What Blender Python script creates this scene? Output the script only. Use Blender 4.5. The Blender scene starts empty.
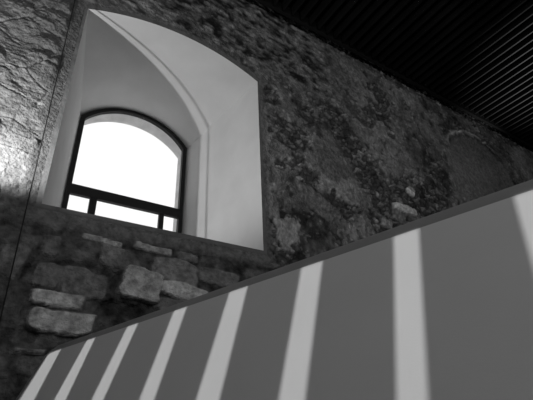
import bpy, bmesh, math
import numpy as np
from mathutils import Vector, Matrix

S = bpy.context.scene
COL = S.collection
D = 3.2          # distance from the eye to the stone wall (m)
EYE = 1.5        # eye height above the floor (m)

def P(x, y, z):
    """metres from (wall-distance units, measured from the eye)"""
    return Vector((x*D, y*D, z*D + EYE))

# ------------------------------------------------------------------ camera
cam_d = bpy.data.cameras.new('camera'); cam = bpy.data.objects.new('camera', cam_d); COL.objects.link(cam)
cam_d.sensor_width = 36.0; cam_d.lens = 443.0/533.0*36.0; cam_d.clip_start = 0.02
R = Matrix(((0.84057433, -0.23505391, -0.48804145),
            (-0.54045776, -0.42479767, -0.72625914),
            (-0.03660882, 0.87424059, -0.48411072)))
cam.matrix_world = Matrix.Translation((0, 0, EYE)) @ R.to_4x4()
S.camera = cam

# ------------------------------------------------------------------ world, sun, lamps, exposure
S.view_settings.view_transform = 'Standard'; S.view_settings.look = 'None'
S.view_settings.gamma = 1.0; S.view_settings.use_curve_mapping = False
S.view_settings.exposure = 0.0
w = bpy.data.worlds.new('overcast sky'); S.world = w; w.use_nodes = True
w.node_tree.nodes['Background'].inputs[0].default_value = (1, 1, 1, 1)
w.node_tree.nodes['Background'].inputs[1].default_value = 1.22

SUN = Vector((-0.55, -0.25, 0.80)).normalized()      # direction towards the sun
def aim(o, d): o.rotation_euler = Vector(d).to_track_quat('-Z', 'Y').to_euler()
def light(name, kind, loc, d, energy, **kw):
    l = bpy.data.lights.new(name, kind); l.energy = energy
    for k, v in kw.items(): setattr(l, k, v)
    o = bpy.data.objects.new(name, l); COL.objects.link(o); o.location = loc; aim(o, d); return o
light('sun', 'SUN', (-4, -2, 9), -SUN, 1.75, angle=math.radians(0.18))
# uplighter standing by the wall to the left of the niche
light('uplighter', 'SPOT', P(-0.17, 0.850, 0.525), (0.22, 0.16, 1.0), 136, spot_size=math.radians(168), spot_blend=0.35, shadow_soft_size=0.010)
# added soft fill behind the viewer, standing in for daylight
light('fill_back', 'AREA', P(0.38, -1.3, 1.35), (0.08, 1, -0.55), 158, shape='RECTANGLE', size=3.6, size_y=2.4)
# spot added out of view beyond the parapet to brighten the ceiling slats
light('ceiling_fill', 'SPOT', P(2.75, 0.50, 0.30), (-0.42, 0.0, 1.0), 3800, spot_size=math.radians(42), spot_blend=1.0, shadow_soft_size=0.05)

# ------------------------------------------------------------------ materials
def mat(name, g, rough=0.85, var=0.0, scale=6.0, bump=0.0, bscale=60.0, spec=0.3, attr=None, detail=6.0):
    m = bpy.data.materials.new(name); m.use_nodes = True
    nt = m.node_tree; b = nt.nodes['Principled BSDF']
    b.inputs['Base Color'].default_value = (g, g, g, 1)
    b.inputs['Roughness'].default_value = rough
    b.inputs['Specular IOR Level'].default_value = spec
    tc = nt.nodes.new('ShaderNodeTexCoord')
    src = None
    if attr:
        a = nt.nodes.new('ShaderNodeAttribute'); a.attribute_name = attr; src = a.outputs['Fac']
    if var > 0 or attr:
        n = nt.nodes.new('ShaderNodeTexNoise'); n.inputs['Scale'].default_value = scale; n.inputs['Detail'].default_value = detail
        nt.links.new(tc.outputs['Object'], n.inputs['Vector'])
        mr = nt.nodes.new('ShaderNodeMapRange')
        mr.inputs['From Min'].default_value = 0.3; mr.inputs['From Max'].default_value = 0.7
        mr.inputs['To Min'].default_value = 1-var; mr.inputs['To Max'].default_value = 1+var
        nt.links.new(n.outputs['Fac'], mr.inputs['Value'])
        mu = nt.nodes.new('ShaderNodeMath'); mu.operation = 'MULTIPLY'
        nt.links.new(mr.outputs['Result'], mu.inputs[0])
        if src: nt.links.new(src, mu.inputs[1])
        else: mu.inputs[1].default_value = g
        cc = nt.nodes.new('ShaderNodeCombineColor')
        for i in range(3): nt.links.new(mu.outputs[0], cc.inputs[i])
        nt.links.new(cc.outputs[0], b.inputs['Base Color'])
    if bump > 0:
        n2 = nt.nodes.new('ShaderNodeTexNoise'); n2.inputs['Scale'].default_value = bscale; n2.inputs['Detail'].default_value = 5.0
        nt.links.new(tc.outputs['Object'], n2.inputs['Vector'])
        bp = nt.nodes.new('ShaderNodeBump'); bp.inputs['Strength'].default_value = bump; bp.inputs['Distance'].default_value = 0.02
        nt.links.new(n2.outputs['Fac'], bp.inputs['Height']); nt.links.new(bp.outputs['Normal'], b.inputs['Normal'])
    return m

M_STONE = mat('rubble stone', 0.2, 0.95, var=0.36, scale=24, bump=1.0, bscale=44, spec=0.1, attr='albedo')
M_RENDER = mat('grey render', 0.13, 0.95, var=0.2, scale=9, bump=0.4, bscale=30, spec=0.1)
M_PLASTER = mat('niche limewash', 0.60, 0.9, var=0.05, scale=3, bump=0.06, bscale=25, spec=0.1)
M_EXT = mat('outer window stone', 0.55, 0.9, var=0.15, scale=9, bump=0.25, bscale=25, spec=0.1)
M_FRAME = mat('black painted steel', 0.008, 0.6, spec=0.2)
M_WHITE = mat('smooth painted board', 0.60, 0.75, var=0.02, scale=5, bump=0.02, bscale=200, spec=0.15)
M_COPE = mat('grey coping', 0.24, 0.7, var=0.03, spec=0.2)
M_BLACK = mat('black ceiling board', 0.003, 0.8, var=0.1, spec=0.05)
M_SLAT = mat('dull metal slats', 0.010, 0.6, var=0.6, scale=1.1, spec=0.1)
M_TRIM = mat('dark grey metal trim', 0.012, 0.6, spec=0.2)
M_WALL = mat('dim plaster', 0.22, 0.95, var=0.15, bump=0.1)
M_FLOOR = mat('stone floor', 0.16, 0.8, var=0.2, bump=0.1)
M_CABLE = mat('black cable sheath', 0.012, 0.6, spec=0.2)
M_GLASS = bpy.data.materials.new('clear window glass'); M_GLASS.use_nodes = True
nt = M_GLASS.node_tree; nt.nodes.remove(nt.nodes['Principled BSDF'])
g1 = nt.nodes.new('ShaderNodeBsdfTransparent'); g2 = nt.nodes.new('ShaderNodeBsdfGlossy'); g2.inputs['Roughness'].default_value = 0.03
g1.inputs[0].default_value = (0.96, 0.96, 0.96, 1)
mx = nt.nodes.new('ShaderNodeMixShader'); mx.inputs[0].default_value = 0.05
nt.links.new(g1.outputs[0], mx.inputs[1]); nt.links.new(g2.outputs[0], mx.inputs[2])
nt.links.new(mx.outputs[0], nt.nodes['Material Output'].inputs['Surface'])

# ------------------------------------------------------------------ mesh helpers
def link(name, bm, m, parent=None, smooth=False, kind=None):
    me = bpy.data.meshes.new(name); bm.normal_update(); bm.to_mesh(me); bm.free()
    me.materials.append(m)
    if smooth:
        for p in me.polygons: p.use_smooth = True
    o = bpy.data.objects.new(name, me); COL.objects.link(o)
    if parent: o.parent = parent; o.matrix_parent_inverse = parent.matrix_world.inverted()
    if kind: o['kind'] = kind
    return o
def box(bm, a, b):
    x0, y0, z0 = a; x1, y1, z1 = b
    v = [bm.verts.new(c) for c in ((x0,y0,z0),(x1,y0,z0),(x1,y1,z0),(x0,y1,z0),(x0,y0,z1),(x1,y0,z1),(x1,y1,z1),(x0,y1,z1))]
    for f in ((0,3,2,1),(4,5,6,7),(0,1,5,4),(1,2,6,5),(2,3,7,6),(3,0,4,7)): bm.faces.new([v[i] for i in f])
def prism(bm, poly, off):
    """closed slab: polygon (list of points) extruded by off"""
    off = Vector(off)
    a = [bm.verts.new(p) for p in poly]; b = [bm.verts.new(Vector(p)+off) for p in poly]
    bm.faces.new(a); bm.faces.new(b[::-1])
    for i in range(len(a)):
        j = (i+1) % len(a); bm.faces.new((a[j], a[i], b[i], b[j]))
    bmesh.ops.recalc_face_normals(bm, faces=bm.faces)

# ------------------------------------------------------------------ niche outlines (x, z in wall units)
SILL = 0.492
def arch(x0, x1, zs, rise, n=28, z0=SILL):
    """outline: bottom-left, up, over the segmental arch, down to bottom-right"""
    h = (x1-x0)/2; r = (h*h+rise*rise)/(2*rise); xc = (x0+x1)/2; zc = zs+rise-r; a = math.asin(h/r)
    pts = [(x0, z0)]
    for i in range(n+1):
        t = -a + 2*a*i/n; pts.append((xc+r*math.sin(t), zc+r*math.cos(t)))
    pts.append((x1, z0)); return pts
OUT = arch(0.063, 0.652, 1.148, 0.066)
INN = arch(0.149, 0.566, 1.084, 0.100)
YI = 1.419

# ------------------------------------------------------------------ stone wall: noise, stones, patches
rng = np.random.RandomState(7)
LAT = rng.rand(256, 256).astype(np.float32)
def vnoise(x, z, s, o=0):
    x = x/s + 13.7*o + 40; z = z/s + 7.3*o + 40
    xi = np.floor(x).astype(int); zi = np.floor(z).astype(int); fx = x-xi; fz = z-zi
    fx = fx*fx*(3-2*fx); fz = fz*fz*(3-2*fz)
    g = lambda i, j: LAT[i % 256, j % 256]
    return (g(xi,zi)*(1-fx)+g(xi+1,zi)*fx)*(1-fz)+(g(xi,zi+1)*(1-fx)+g(xi+1,zi+1)*fx)*fz
def fbm(x, z, s, o=0, n=4):
    v = 0; a = 0.5; t = 0
    for i in range(n): v = v+a*vnoise(x, z, s/2**i, o+i*3.1); t += a; a *= 0.5
    return v/t
def sstep(a, b, v):
    t = np.clip((v-a)/(b-a), 0, 1); return t*t*(3-2*t)
def voro(x, z, sx, sz, o=0, jit=0.8):
    """jittered brick-bond cells: distance to the joint and a random number per stone"""
    r0 = np.random.RandomState(100+o); J = r0.rand(128, 128, 3)
    u = x/sx+50; v = z/sz+50
    vi = np.floor(v).astype(int)
    f1 = np.full(x.shape, 9.0); f2 = f1.copy(); idv = np.zeros(x.shape)
    for dj in (-1, 0, 1):
        jj = vi+dj; uu = u+0.5*(jj % 2); ui = np.floor(uu).astype(int)
        for di in (-1, 0, 1):
            ii = ui+di; q = J[ii % 128, jj % 128]
            du = ii+0.5+(q[..., 0]-0.5)*jit-uu; dv = jj+0.5+(q[..., 1]-0.5)*jit*0.7-v
            d = np.abs(du)**2.2+np.abs(dv)**2.2
            d = d**(1/2.2)
            new = d < f1
            f2 = np.where(new, f1, np.minimum(f2, d)); idv = np.where(new, q[..., 2], idv); f1 = np.where(new, d, f1)
    return f2-f1, idv

X0, X1, Z0, Z1 = -1.3, 3.3, -0.47, 1.62
step = 0.0028
xs = np.concatenate([np.arange(X0, -0.22, 0.03), np.arange(-0.22, 1.7, step), np.arange(1.7, 2.9, step*1.7), np.arange(2.9, X1+0.03, 0.03)])
zs = np.concatenate([np.arange(Z0, 0.0, 0.02), np.arange(0.0, Z1, step), [Z1]])
GX, GZ = np.meshgrid(xs, zs)
x = GX+0.012*(fbm(GX, GZ, 0.11, 1)-0.5)*2; z = GZ+0.010*(fbm(GX, GZ, 0.09, 2)-0.5)*2

def inside_dist(px, pz, poly):
    """signed distance to a closed outline (negative inside)"""
    d = np.full(px.shape, 9.0); ins = np.zeros(px.shape, bool); n = len(poly)
    for i in range(n):
        ax, az = poly[i]; bx, bz = poly[(i+1) % n]
        ex, ez = bx-ax, bz-az; L = ex*ex+ez*ez
        t = np.clip(((px-ax)*ex+(pz-az)*ez)/L, 0, 1)
        d = np.minimum(d, np.hypot(px-ax-t*ex, pz-az-t*ez))
        if abs(bz-az) > 1e-9:
            c = ((az > pz) != (bz > pz)) & (px < (bx-ax)*(pz-az)/(bz-az)+ax); ins ^= c
    return np.where(ins, -d, d)
dn = inside_dist(GX, GZ, OUT)

# base fabric: medium coursed rubble, fine eroded rubble, flaky beds
jm, im = voro(x, z, 0.115, 0.062, 1)
xw = x+0.016*(fbm(GX, GZ, 0.03, 81)-0.5)*2; zw = z+0.014*(fbm(GX, GZ, 0.028, 82)-0.5)*2
jf, i_f = voro(xw, zw, 0.034, 0.020, 2, 1.0)
zr = z+0.10*x+0.02*(fbm(x, z, 0.2, 5)-0.5)
jb, ib = voro(x, zr, 0.15, 0.036, 3, 0.95)
n1 = fbm(x, z, 0.05, 8); n2 = fbm(x, z, 0.3, 11); n3 = fbm(x, z, 0.015, 14, 3)
rid = 1-np.abs(2*fbm(x+0.4*z, zr*2.2, 0.10, 21, 5)-1)          # flaky ridges

left = (1-sstep(0.045, 0.10, GX))*sstep(0.44, 0.50, GZ)
above = sstep(1.16, 1.24, GZ-0.03*np.sin(GX*3))*(1-sstep(0.9, 1.3, GX))
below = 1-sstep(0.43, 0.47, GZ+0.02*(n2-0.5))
right = np.clip(1-left-above-below, 0, 1)

h = np.zeros(GX.shape); a = np.full(GX.shape, 0.16)
hm = 0.022*sstep(0.03, 0.30, jm)*(0.5+im); am = 0.10+0.13*im**2
hf = 0.018*sstep(0.0, 0.45, jf)*(0.2+1.1*i_f)+0.02*(fbm(x, z, 0.02, 83, 3)-0.5)-0.006; af = (0.07+0.16*i_f**3)*(0.45+0.55*sstep(-0.05, 0.35, jf))*(0.5+n1)
ha = 0.020*sstep(0.02, 0.22, jb)*(0.4+0.9*ib)+0.018*(rid-0.8)
# left: pale dressed face with flaked ledges and open joints
zl = z+0.05*x+0.010*(fbm(x, z, 0.05, 61)-0.5)
def ledge(sx, sz, o, k):
    f = fbm(x/sx, zl/sz, 1.0, o, 4)*k; fi = np.floor(f); return (fi+sstep(0.80, 1.0, f-fi))/k
crk, icr = voro(x, zl, 0.12, 0.075, 9, 0.9)
patchy = sstep(0.42, 0.60, fbm(x, zl, 0.09, 63)+0.30*(GZ-0.85))
hb = 0.055*ledge(0.17, 0.042, 62, 7)+0.06*patchy*ledge(0.07, 0.022, 66, 5)-0.022*(1-sstep(0.0, 0.06, crk))*sstep(0.25, 0.5, fbm(x, z, 0.05, 64))+0.012*(fbm(x, zl*1.8, 0.02, 65, 3)-0.5)
hb = np.clip(hb-hb.mean()+0.02, -0.02, 0.05)
ab = 0.115+0.06*icr+0.07*(n1-0.5)
h += left*hb; a = a*(1-left)+left*ab
# above the niche: eroded dark rubble
n4 = fbm(x, zr*1.6, 0.03, 71, 4)
h += above*(0.5*ha+0.4*hf+0.02*(n4-0.5)+0.025*(fbm(x, zr*2, 0.12, 72)-0.5)); a = a*(1-above)+above*np.clip(0.03+0.35*af+0.40*(n4-0.36)+0.16*(n1-0.5), 0.02, 1)
# below: dim blocks in mortar
wob = 0.35*(n1-0.5)
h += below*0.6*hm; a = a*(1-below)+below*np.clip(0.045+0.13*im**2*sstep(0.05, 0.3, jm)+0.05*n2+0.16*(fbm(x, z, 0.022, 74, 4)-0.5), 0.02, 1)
h += below*0.03*(fbm(x, z, 0.03, 75, 4)-0.5)
# right: plaster skin with rubble showing through
band = np.abs((GX-1.11)+0.65*(GZ-1.0)+0.10*(n2-0.5))+0.5*np.maximum(GZ-1.22, 0)
rub = np.maximum.reduce([1-sstep(0.05, 0.16, band),
      (1-sstep(0.10, 0.22, np.hypot((GX-1.45)*0.8, (GZ-0.88)*1.5)+0.1*(n2-0.5))),
      sstep(1.50, 1.56, GZ+0.04*(n2-0.5))*sstep(0.9, 1.1, GX)*0.8,
      sstep(0.60, 0.68, fbm(x, z, 0.16, 31))*0.9])
rub = sstep(0.15, 0.95, rub+0.7*(n1-0.5))
pl_h = 0.016+0.018*(n1-0.5)+0.012*(fbm(x, z, 0.025, 84, 4)-0.5)+0.012*(n2-0.5); n5 = fbm(x, z, 0.022, 73, 4); pl_a = 0.128+0.36*(n2-0.48)+0.20*(n1-0.5)+0.10*(n5-0.5)
h += right*(rub*hf*1.2+(1-rub)*pl_h); a = a*(1-right)+right*(rub*af*1.05+(1-rub)*np.clip(pl_a, 0.03, 1)*1.15)

pit = right*sstep(0.60, 0.68, fbm(x, z, 0.024, 85, 4))*sstep(0.4, 0.6, fbm(x, z, 0.13, 86)); h = h-0.012*pit; a = a*(1-0.45*pit)
fleck = right*sstep(0.66, 0.72, fbm(x, z, 0.018, 87, 3)); a = a+0.10*fleck
def blob(cx, cz, wx, wz, rot=0.0, power=3.0, soft=0.25, o=0, rough=0.25):
    """0..1 mask of one stone / patch"""
    c, s_ = math.cos(rot), math.sin(rot)
    u = (x-cx)*c+(z-cz)*s_; v = -(x-cx)*s_+(z-cz)*c
    q = (np.abs(u/wx)**power+np.abs(v/wz)**power)**(1/power)+1.5*rough*(fbm(x, z, 0.035, 40+o)-0.5)
    return 1-sstep(1-soft, 1.0, q)
def stone(cx, cz, wx, wz, alb, hh, rot=0.0, o=0, power=7.0, rough=0.22):
    global h, a
    alb = alb*1.22 if alb > 0.29 else alb
    k = blob(cx, cz, wx, wz, rot, power, 0.14, o, rough)
    h = h*(1-k)+k*(hh+0.010*(n1-0.5)+0.006*(n3-0.5)); a = a*(1-k)+k*alb*np.clip(0.35+0.5*n1+0.8*n3, 0.2, 2)
def hollow(cx, cz, wx, wz, dep, rot=0.0, o=0):
    global h, a
    k = blob(cx, cz, wx, wz, rot, 3.5, 0.45, o, 0.6); h = h-k*dep; a = a*(1-0.4*k)

STONES = [ # x0px.. converted to wall units: cx, cz, half w, half h, albedo, relief, rot
    ('s', 0.1802, 0.3234, 0.0534, 0.0332, 0.20, 0.025, -0.107),
    ('s', 0.0996, 0.3337, 0.0271, 0.0258, 0.17, 0.022, -0.164),
    ('s', 0.2345, 0.3993, 0.0306, 0.0268, 0.22, 0.03, -0.14),
    ('s', 0.3932, 0.3831, 0.0641, 0.031, 0.23, 0.028, -0.122),
    ('s', 0.0352, 0.3569, 0.0247, 0.0424, 0.16, 0.02, -0.13),
    ('s', 0.0963, 0.3982, 0.0186, 0.025, 0.17, 0.02, -0.117),
    ('s', 0.0502, 0.2615, 0.0185, 0.0254, 0.1, 0.012, -0.202),
    ('s', 0.5102, 0.3857, 0.0646, 0.0218, 0.19, 0.02, -0.057),
    ('s', 0.1344, 0.429, 0.0222, 0.0167, 0.1, 0.01, -0.227),
    ('s', 0.0206, 0.407, 0.0212, 0.0199, 0.1, 0.012, -0.111),
    ('s', 0.3008, 0.3561, 0.0268, 0.0145, 0.12, 0.01, -0.119),
    ('h', 0.2765, 0.2726, 0.0593, 0.0222, 0.03, -0.115),
    ('h', 0.2537, 0.3369, 0.0143, 0.0303, 0.02, -0.336),
    ('h', 0.095, 0.209, 0.0209, 0.0152, 0.02, -0.277),
    ('h', 0.0608, 0.3494, 0.0082, 0.0534, 0.015, -0.352),
    ('s', 0.1296, 0.2845, 0.0583, 0.0167, 0.42, 0.045, -0.072),
    ('s', 0.1532, 0.239, 0.0725, 0.0232, 0.36, 0.05, -0.055),
    ('s', 0.3081, 0.3387, 0.0489, 0.0407, 0.36, 0.055, -0.175),
    ('s', 0.4148, 0.3375, 0.0664, 0.0175, 0.4, 0.035, -0.091),
    ('s', 0.2079, 0.4318, 0.0508, 0.0068, 0.34, 0.02, -0.044),
    ('s', 0.3299, 0.4353, 0.0506, 0.0105, 0.3, 0.024, -0.121),
    ('s', 0.103, 0.1801, 0.0324, 0.0046, 0.24, 0.03, -0.077),
    ('s', 0.4247, 0.4263, 0.0307, 0.0122, 0.22, 0.02, -0.086),
    ('s', 1.3799, 0.8899, 0.0251, 0.0155, 0.5, 0.04, -0.281),
    ('s', 1.3277, 0.7926, 0.0689, 0.0192, 0.46, 0.045, -0.008),
    ('s', 1.2047, 0.7029, 0.0303, 0.0197, 0.28, 0.035, -0.178),
    ('s', 1.2875, 0.7521, 0.0369, 0.0278, 0.2, 0.03, -0.226),
    ('s', 1.6731, 0.8511, 0.1257, 0.0136, 0.24, 0.02, 0.414),
    ('s', 1.3949, 0.911, 0.0214, 0.0132, 0.3, 0.03, -0.468),
    ('s', 0.745, 0.560, 0.058, 0.052, 0.285, 0.022, 0.2, 0, 2.2, 0.9),
    ('s', 0.700, 0.640, 0.022, 0.050, 0.20, 0.018, 0.0, 0, 2.2, 0.9),
    ('s', 0.680, 0.900, 0.012, 0.110, 0.20, 0.012, 0.0, 0, 2.2, 1.0),
    ('s', 1.020, 0.800, 0.080, 0.058, 0.25, 0.028, -0.5, 0, 2.2, 0.5),
    ('s', 0.960, 0.900, 0.080, 0.090, 0.15, 0.026, 0.2, 0, 2.2, 0.5),
    ('s', 0.900, 0.700, 0.100, 0.040, 0.17, 0.026, -0.4, 0, 2.2, 0.6),
]
for i, q in enumerate(STONES): (hollow(*q[1:], o=i) if q[0] == 'h' else stone(*q[1:7], q[7], i, *q[9:]))

# plaster-filled blind arch on the right, with its pale rim
rr = np.hypot(GX-2.03, (GZ-1.13)*1.02)+0.022*(n1-0.5); up = sstep(1.02, 1.10, GZ)
inn = 1-sstep(0.27, 0.30, rr); h = h*(1-inn)+inn*(0.004+0.012*(n2-0.5)); a = a*(1-inn)+inn*(0.19+0.16*(n2-0.5)+0.10*(n5-0.5))
ang = np.degrees(np.arctan2(GZ-1.13, GX-2.03))
rim = np.exp(-((rr-0.315)/0.009)**2)*sstep(45, 60, ang)*(1-sstep(135, 155, ang))*(0.4+1.2*n1)
h = h+0.015*rim; a = a+0.30*rim
fil = (1-sstep(0.03, 0.06, np.abs(rr-0.36)))*sstep(1.95, 2.1, GX); a = a*(1-0.3*fil)+0.3*fil*af*1.6; h = h+fil*hf

# smooth render band around the niche
nb = fbm(x, z, 0.07, 51)
side = sstep(0.64, 0.67, GX)
wband = 0.030+0.020*(nb-0.5)+0.012*sstep(0.5, 0.48, GZ)+0.012*(1-sstep(0.03, 0.07, GX))
ring = 1-sstep(wband*0.75, wband*1.25, dn)
h = h*(1-ring)+ring*(0.0095+0.004*(nb-0.5)); a = a*(1-ring)+ring*(0.135+0.035*(1-sstep(0.46, 0.5, GZ))+0.05*(n2-0.5)+0.03*(n1-0.5))
leftring = ring*(1-sstep(0.04, 0.065, GX)); a = a-leftring*0.03
h = h+0.004*(n3-0.5)
# sink behind the niche's own front lip
h = np.where(dn < 0.008, -0.012, h)
a = np.clip(a, 0.02, 0.75)

nz, nx = GX.shape
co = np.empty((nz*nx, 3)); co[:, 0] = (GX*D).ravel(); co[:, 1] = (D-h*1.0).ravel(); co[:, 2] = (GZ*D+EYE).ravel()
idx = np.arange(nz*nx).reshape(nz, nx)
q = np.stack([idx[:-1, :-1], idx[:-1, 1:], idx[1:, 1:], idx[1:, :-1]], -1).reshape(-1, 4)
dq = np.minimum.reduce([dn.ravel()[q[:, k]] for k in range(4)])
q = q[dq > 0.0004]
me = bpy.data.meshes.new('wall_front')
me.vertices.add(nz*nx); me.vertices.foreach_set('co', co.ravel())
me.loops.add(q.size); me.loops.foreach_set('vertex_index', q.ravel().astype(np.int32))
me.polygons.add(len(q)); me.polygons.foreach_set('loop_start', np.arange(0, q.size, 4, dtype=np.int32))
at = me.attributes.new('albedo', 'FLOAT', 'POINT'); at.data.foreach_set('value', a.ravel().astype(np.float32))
me.update(calc_edges=True); me.validate()
me.polygons.foreach_set('use_smooth', np.ones(len(me.polygons), dtype=bool))
me.materials.append(M_STONE)
wall = bpy.data.objects.new('wall_front', me); COL.objects.link(wall); wall['kind'] = 'structure'

# ------------------------------------------------------------------ niche: front lip, splayed reveal, sill
bm = bmesh.new()
def ring_verts(pts, y): return [bm.verts.new(P(px, y, pz)) for px, pz in pts]
def grow(pts, d):
    c = []
    xa, xb = pts[0][0], pts[-1][0]; xm = (xa+xb)/2
    for i, (px, pz) in enumerate(pts):
        if i == 0: c.append((px-d, pz-d))
        elif i == len(pts)-1: c.append((px+d, pz-d))
        else:
            zc = pts[1][1]-(xb-xa)*0.9; v = Vector((px-xm, pz-zc)).normalized()
            c.append((px+v.x*d*1.3, pz+v.y*d*1.3))
    return c
LIP = grow(OUT, 0.012)
yf = 1.0-0.0110/D
r00 = ring_verts(LIP, 1.0+0.002); r0 = ring_verts(LIP, yf); r1 = ring_verts(OUT, yf)
NS = 10
rings = [r00, r0, r1]
for k in range(1, NS+1):
    t = k/NS; rings.append(ring_verts([(p[0]*(1-t)+q_[0]*t, p[1]*(1-t)+q_[1]*t) for p, q_ in zip(OUT, INN)], 1.0+(YI+0.02-1.0)*t))
for kr, (A, B) in enumerate(zip(rings, rings[1:])):
    n = len(A)
    for i in range(n):
        j = (i+1) % n; bm.faces.new((A[i], A[j], B[j], B[i])).material_index = 1 if (kr < 2 or i == n-1) else 0
bmesh.ops.recalc_face_normals(bm, faces=bm.faces)
niche = link('trim_1', bm, M_PLASTER, kind='structure')
niche.data.materials.append(M_RENDER)
# keep arrises crisp but the arch smooth
for p in niche.data.polygons: p.use_smooth = p.material_index == 0
niche.data.set_sharp_from_angle(angle=math.radians(25))

# ------------------------------------------------------------------ window: steel frame, bars, glass
win = bpy.data.objects.new('window_1', None); COL.objects.link(win); win.location = P(0.3575, YI, SILL); win['kind'] = 'structure'
bpy.context.view_layer.update()
def band(outer, inner, y0, y1):
    b = bmesh.new(); n = len(outer)
    V = [[b.verts.new(P(px, y, pz)) for px, pz in o] for o in (outer, inner) for y in (y0, y1)]
    of, ob, nf, nb_ = V
    for i in range(n):
        j = (i+1) % n
        b.faces.new((of[i], of[j], nf[j], nf[i])); b.faces.new((ob[j], ob[i], nb_[i], nb_[j]))
        b.faces.new((of[j], of[i], ob[i], ob[j])); b.faces.new((nf[i], nf[j], nb_[j], nb_[i]))
    bmesh.ops.recalc_face_normals(b, faces=b.faces); return b
FT = 0.0155
FIN = arch(0.149+FT, 0.566-FT, 1.084-FT*0.6, 0.096, z0=SILL+FT)
link('window_frame', band(INN, FIN, YI-0.004, YI+0.014), M_FRAME, win)
b = bmesh.new(); box(b, P(0.149+FT*0.9, YI-0.003, 0.761), P(0.566-FT*0.9, YI+0.013, 0.797)); link('transom', b, M_FRAME, win)
for xa, xb in ((0.2305, 0.2535), (0.4765, 0.4940)):
    b = bmesh.new(); box(b, P(xa, YI-0.002, SILL+FT*0.9), P(xb, YI+0.012, 0.7615)); link('mullion', b, M_FRAME, win)
b = bmesh.new(); prism(b, [P(px, YI+0.004, pz) for px, pz in FIN], (0, 0.006, 0)); link('glass_pane', b, M_GLASS, win)
# outer stone surround beyond the frame
EXO = arch(0.150, 0.565, 1.083, 0.099, z0=SILL); EXI = arch(0.151, 0.562, 1.080, 0.094, z0=SILL)
b = band(grow(EXO, 0.5), EXO, YI+0.085, YI+0.12); 
link('trim_2', band(grow(EXI, 0.10), EXI, YI+0.016, YI+0.080), M_EXT, kind='structure')
b.free()

# ------------------------------------------------------------------ room shell
HC = 1.612
def slabobj(name, a_, b_, m):
    b = bmesh.new(); box(b, a_, b_); return link(name, b, m, kind='structure')
slabobj('floor', (-7.2, -6.2, -0.1), (11.0, D+0.1, 0.0), M_FLOOR)
slabobj('wall_left', (-7.4, -6.2, 0.0), (-7.0, D+0.1, HC*D+EYE), M_WALL)
slabobj('wall_right', (10.6, -6.2, 0.0), (11.0, D+0.1, HC*D+EYE), M_WALL)
slabobj('wall_back', (-7.0, -6.4, 0.0), (10.6, -6.0, HC*D+EYE), M_WALL)
# plain wall left and right of the modelled stonework
b = bmesh.new(); box(b, (-7.0, D+0.02, 0), (X0*D+0.05, D+0.3, HC*D+EYE)); box(b, (X1*D-0.05, D+0.02, 0), (10.6, D+0.3, HC*D+EYE))
link('wall_end', b, M_WALL, kind='structure')

# ------------------------------------------------------------------ leaning parapet
P0 = Vector((0.12431024, 0.92, 0.16899907)); d1 = Vector((-0.25091179, 0.96800952, 0.0)).normalized()
sv = Vector((0.46874187, 0.12143187, 0.87494878)); sv = (sv-d1*sv.dot(d1)).normalized()
nv = d1.cross(sv); nv = nv if nv.z > 0 else -nv
def PP(u, v, dpt=0.0):
    """point on the leaning face: u along the top towards the viewer, v up the slope (wall units), dpt metres behind"""
    q = P0-d1*u+sv*v; return P(q.x, q.y, q.z)-nv*dpt
vb = -(P0.z+EYE/D)/sv.z                     # slope length down to the floor
slant = -0.300                              # the far end leans: du per dv
UE = 1.25
dirL = Vector((slant, 1.0)).normalized()    # up along the far edge
c0 = Vector((0, 0))
pa = c0-dirL*0.030; t_len = 0.055; pb = c0+Vector((1, 0))*t_len
outline = [Vector((slant*(vb), vb))]
for i in range(13):
    t = i/12; outline.append(pa*(1-t)**2+c0*2*t*(1-t)+pb*t*t)
for i in range(1, 9): outline.append(Vector((t_len+(UE-t_len)*i/8, 0)))
def inset(path, d):
    res = []
    for i, p in enumerate(path):
        a_ = path[max(0, i-1)]; b_ = path[min(len(path)-1, i+1)]; tg = (b_-a_).normalized()
        res.append(p+Vector((tg.y, -tg.x))*d)
    return res
par = bpy.data.objects.new('parapet', None); COL.objects.link(par); par.location = PP(0.6, vb)
bpy.context.view_layer.update()
par['label'] = 'pale leaning parapet crossed by bright slanting stripes of sunlight'; par['category'] = 'parapet'
TH = 0.11
CW = 0.0130
bm = bmesh.new()
IN = inset(outline, CW-0.0002)
IN[0].y = vb; IN[-1].x = UE
poly = [PP(p.x, p.y, 0.0) for p in IN]+[PP(UE, vb, 0.0)]
prism(bm, poly, -nv*TH)
link('panel', bm, M_WHITE, par)
# rounded coping: quarter-round from the face over the edge to the back
prof = []
for i in range(9):
    t = math.pi/2*i/8; prof.append((-0.0012+(CW+0.0012)*(1-math.sin(t)), 0.003*(1-math.cos(t))))
prof.append((0.0015, 0.05)); prof.append((0.004, TH)); prof.append((CW*0.6, TH+0.008)); prof.append((CW, TH+0.002))
bm = bmesh.new(); rows = []
for wd, dp in prof:
    q_ = inset(outline, wd); q_[0].y = vb
    rows.append([bm.verts.new(PP(p.x, p.y, dp)) for p in q_])
for A, B in zip(rows, rows[1:]+rows[:1]):
    for i in range(len(A)-1): bm.faces.new((A[i], A[i+1], B[i+1], B[i]))
bm.faces.new([r[0] for r in rows]); bm.faces.new([r[-1] for r in rows][::-1])
bmesh.ops.recalc_face_normals(bm, faces=bm.faces)
cope = link('coping', bm, M_COPE, par, smooth=True)
cope.data.set_sharp_from_angle(angle=math.radians(40))
cope['label'] = 'darker rounded edge running along the top and far end'

# ------------------------------------------------------------------ ceiling with slats, and unseen slots added to shape the sun stripes
HZ = HC*D+EYE
def to_roof(u, v):
    p = PP(u, v); t = (HZ-p.z)/SUN.z; return p+SUN*t
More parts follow.
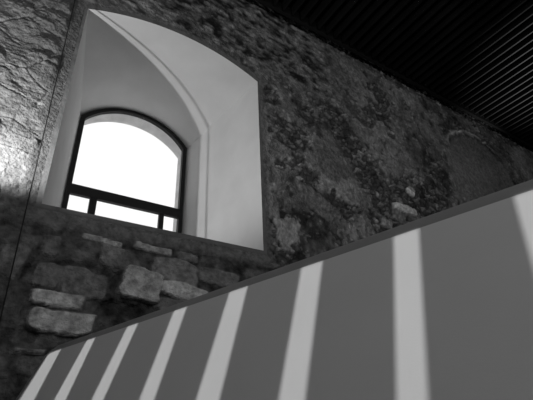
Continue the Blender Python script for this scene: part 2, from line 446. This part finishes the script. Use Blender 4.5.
# light stripes on the parapet: (u, v) on the left edge and right edge, at the top and lower down
STR = [((0.020, -0.011), (0.052, -0.105), (0.066, -0.011), (0.115, -0.111)),
       ((0.155, -0.010), (0.191, -0.118), (0.182, -0.011), (0.230, -0.122)),
       ((0.273, -0.011), (0.306, -0.129), (0.301, -0.011), (0.337, -0.132)),
       ((0.383, -0.010), (0.418, -0.140), (0.410, -0.010), (0.447, -0.143)),
       ((0.489, -0.010), (0.517, -0.150), (0.519, -0.010), (0.550, -0.153)),
       ((0.597, -0.012), (0.620, -0.159), (0.624, -0.012), (0.646, -0.162)),
       ((0.702, -0.010), (0.719, -0.169), (0.726, -0.010), (0.739, -0.171)),
       ((0.803, -0.010), (0.807, -0.099), (0.838, -0.010), (0.842, -0.100))]
VT, VB = -0.0126, -0.34
def edge_at(a_, b_, v):
    t = (v-a_[1])/(b_[1]-a_[1]); return a_[0]+(b_[0]-a_[0])*t
slots = [(edge_at(s[0], s[1], VT), edge_at(s[0], s[1], VB), edge_at(s[2], s[3], VT), edge_at(s[2], s[3], VB)) for s in STR]
h00 = to_roof(slots[0][0], VT); h01 = to_roof(slots[0][1], VB); h10 = to_roof(slots[-1][2], VT); h11 = to_roof(slots[-1][3], VB)
hole = [h00, h10, h11, h01]
rect = [Vector((-7.2, D+0.3, HZ)), Vector((-7.2, -6.2, HZ)), Vector((11.0, -6.2, HZ)), Vector((11.0, D+0.3, HZ))]
ceil_th = 0.012
bm = bmesh.new()
def ang_sort(pts):
    c = sum(pts, Vector())/len(pts); return sorted(pts, key=lambda p: math.atan2(p.y-c.y, p.x-c.x))
hs = ang_sort(hole); rs = ang_sort(rect)
best = min(range(4), key=lambda k: sum((hs[i]-rs[(i+k) % 4]).length for i in range(4)))
rs = [rs[(i+best) % 4] for i in range(4)]
for z_ in (0.0, ceil_th):
    H_ = [bm.verts.new(p+Vector((0, 0, z_))) for p in hs]; R_ = [bm.verts.new(p+Vector((0, 0, z_))) for p in rs]
    for i in range(4):
        j = (i+1) % 4; bm.faces.new((H_[i], H_[j], R_[j], R_[i]))
    if z_ == 0.0: H0 = H_
    else:
        for i in range(4):
            j = (i+1) % 4; bm.faces.new((H0[i], H0[j], H_[j], H_[i]))
bmesh.ops.recalc_face_normals(bm, faces=bm.faces)
ceiling = link('ceiling', bm, M_BLACK, kind='structure')
bm = bmesh.new()
for s0, s1 in zip(slots, slots[1:]):
    prism(bm, [to_roof(s0[2], VT), to_roof(s1[0], VT), to_roof(s1[1], VB), to_roof(s0[3], VB)], (0, 0, ceil_th))
link('sun_mask_bars', bm, M_BLACK, ceiling)  # added bars, out of view, masking the sun into the parapet stripes
bm = bmesh.new()
pitch = 0.0462; k = 0
xk = 1.69-pitch*30
while xk < 3.3:
    c = P(xk, 0, HC); wdt = 0.011
    box(bm, (c.x-wdt, -3.0, HZ-0.15), (c.x+wdt, 0.955*D, HZ-0.001)); xk += pitch
link('ceiling_slats', bm, M_SLAT, ceiling)
bm = bmesh.new(); box(bm, (-1.0, 0.962*D, HZ-0.16), (10.6, 0.975*D, HZ)); link('trim_3', bm, M_TRIM, kind='structure')

# ------------------------------------------------------------------ cable hanging down the wall
pts = [P(0.0160, 0.962, 1.61), P(0.0231, 0.962, 1.12), P(0.0346, 0.962, 0.44), P(0.042, 0.962, 0.0), P(0.048, 0.962, -0.40)]
bm = bmesh.new(); rows = []
for p in pts: rows.append([bm.verts.new(p+Vector((0.0042*math.cos(k*math.pi/4), 0.0042*math.sin(k*math.pi/4), 0))) for k in range(8)])
for A, B in zip(rows, rows[1:]):
    for k in range(8): bm.faces.new((A[k], A[(k+1) % 8], B[(k+1) % 8], B[k]))
bm.faces.new(rows[0][::-1]); bm.faces.new(rows[-1])
bmesh.ops.recalc_face_normals(bm, faces=bm.faces)
cb = link('cable', bm, M_CABLE, smooth=True)
cb['label'] = 'thin black cable hanging straight down the rubble wall left of the niche'; cb['category'] = 'cable'
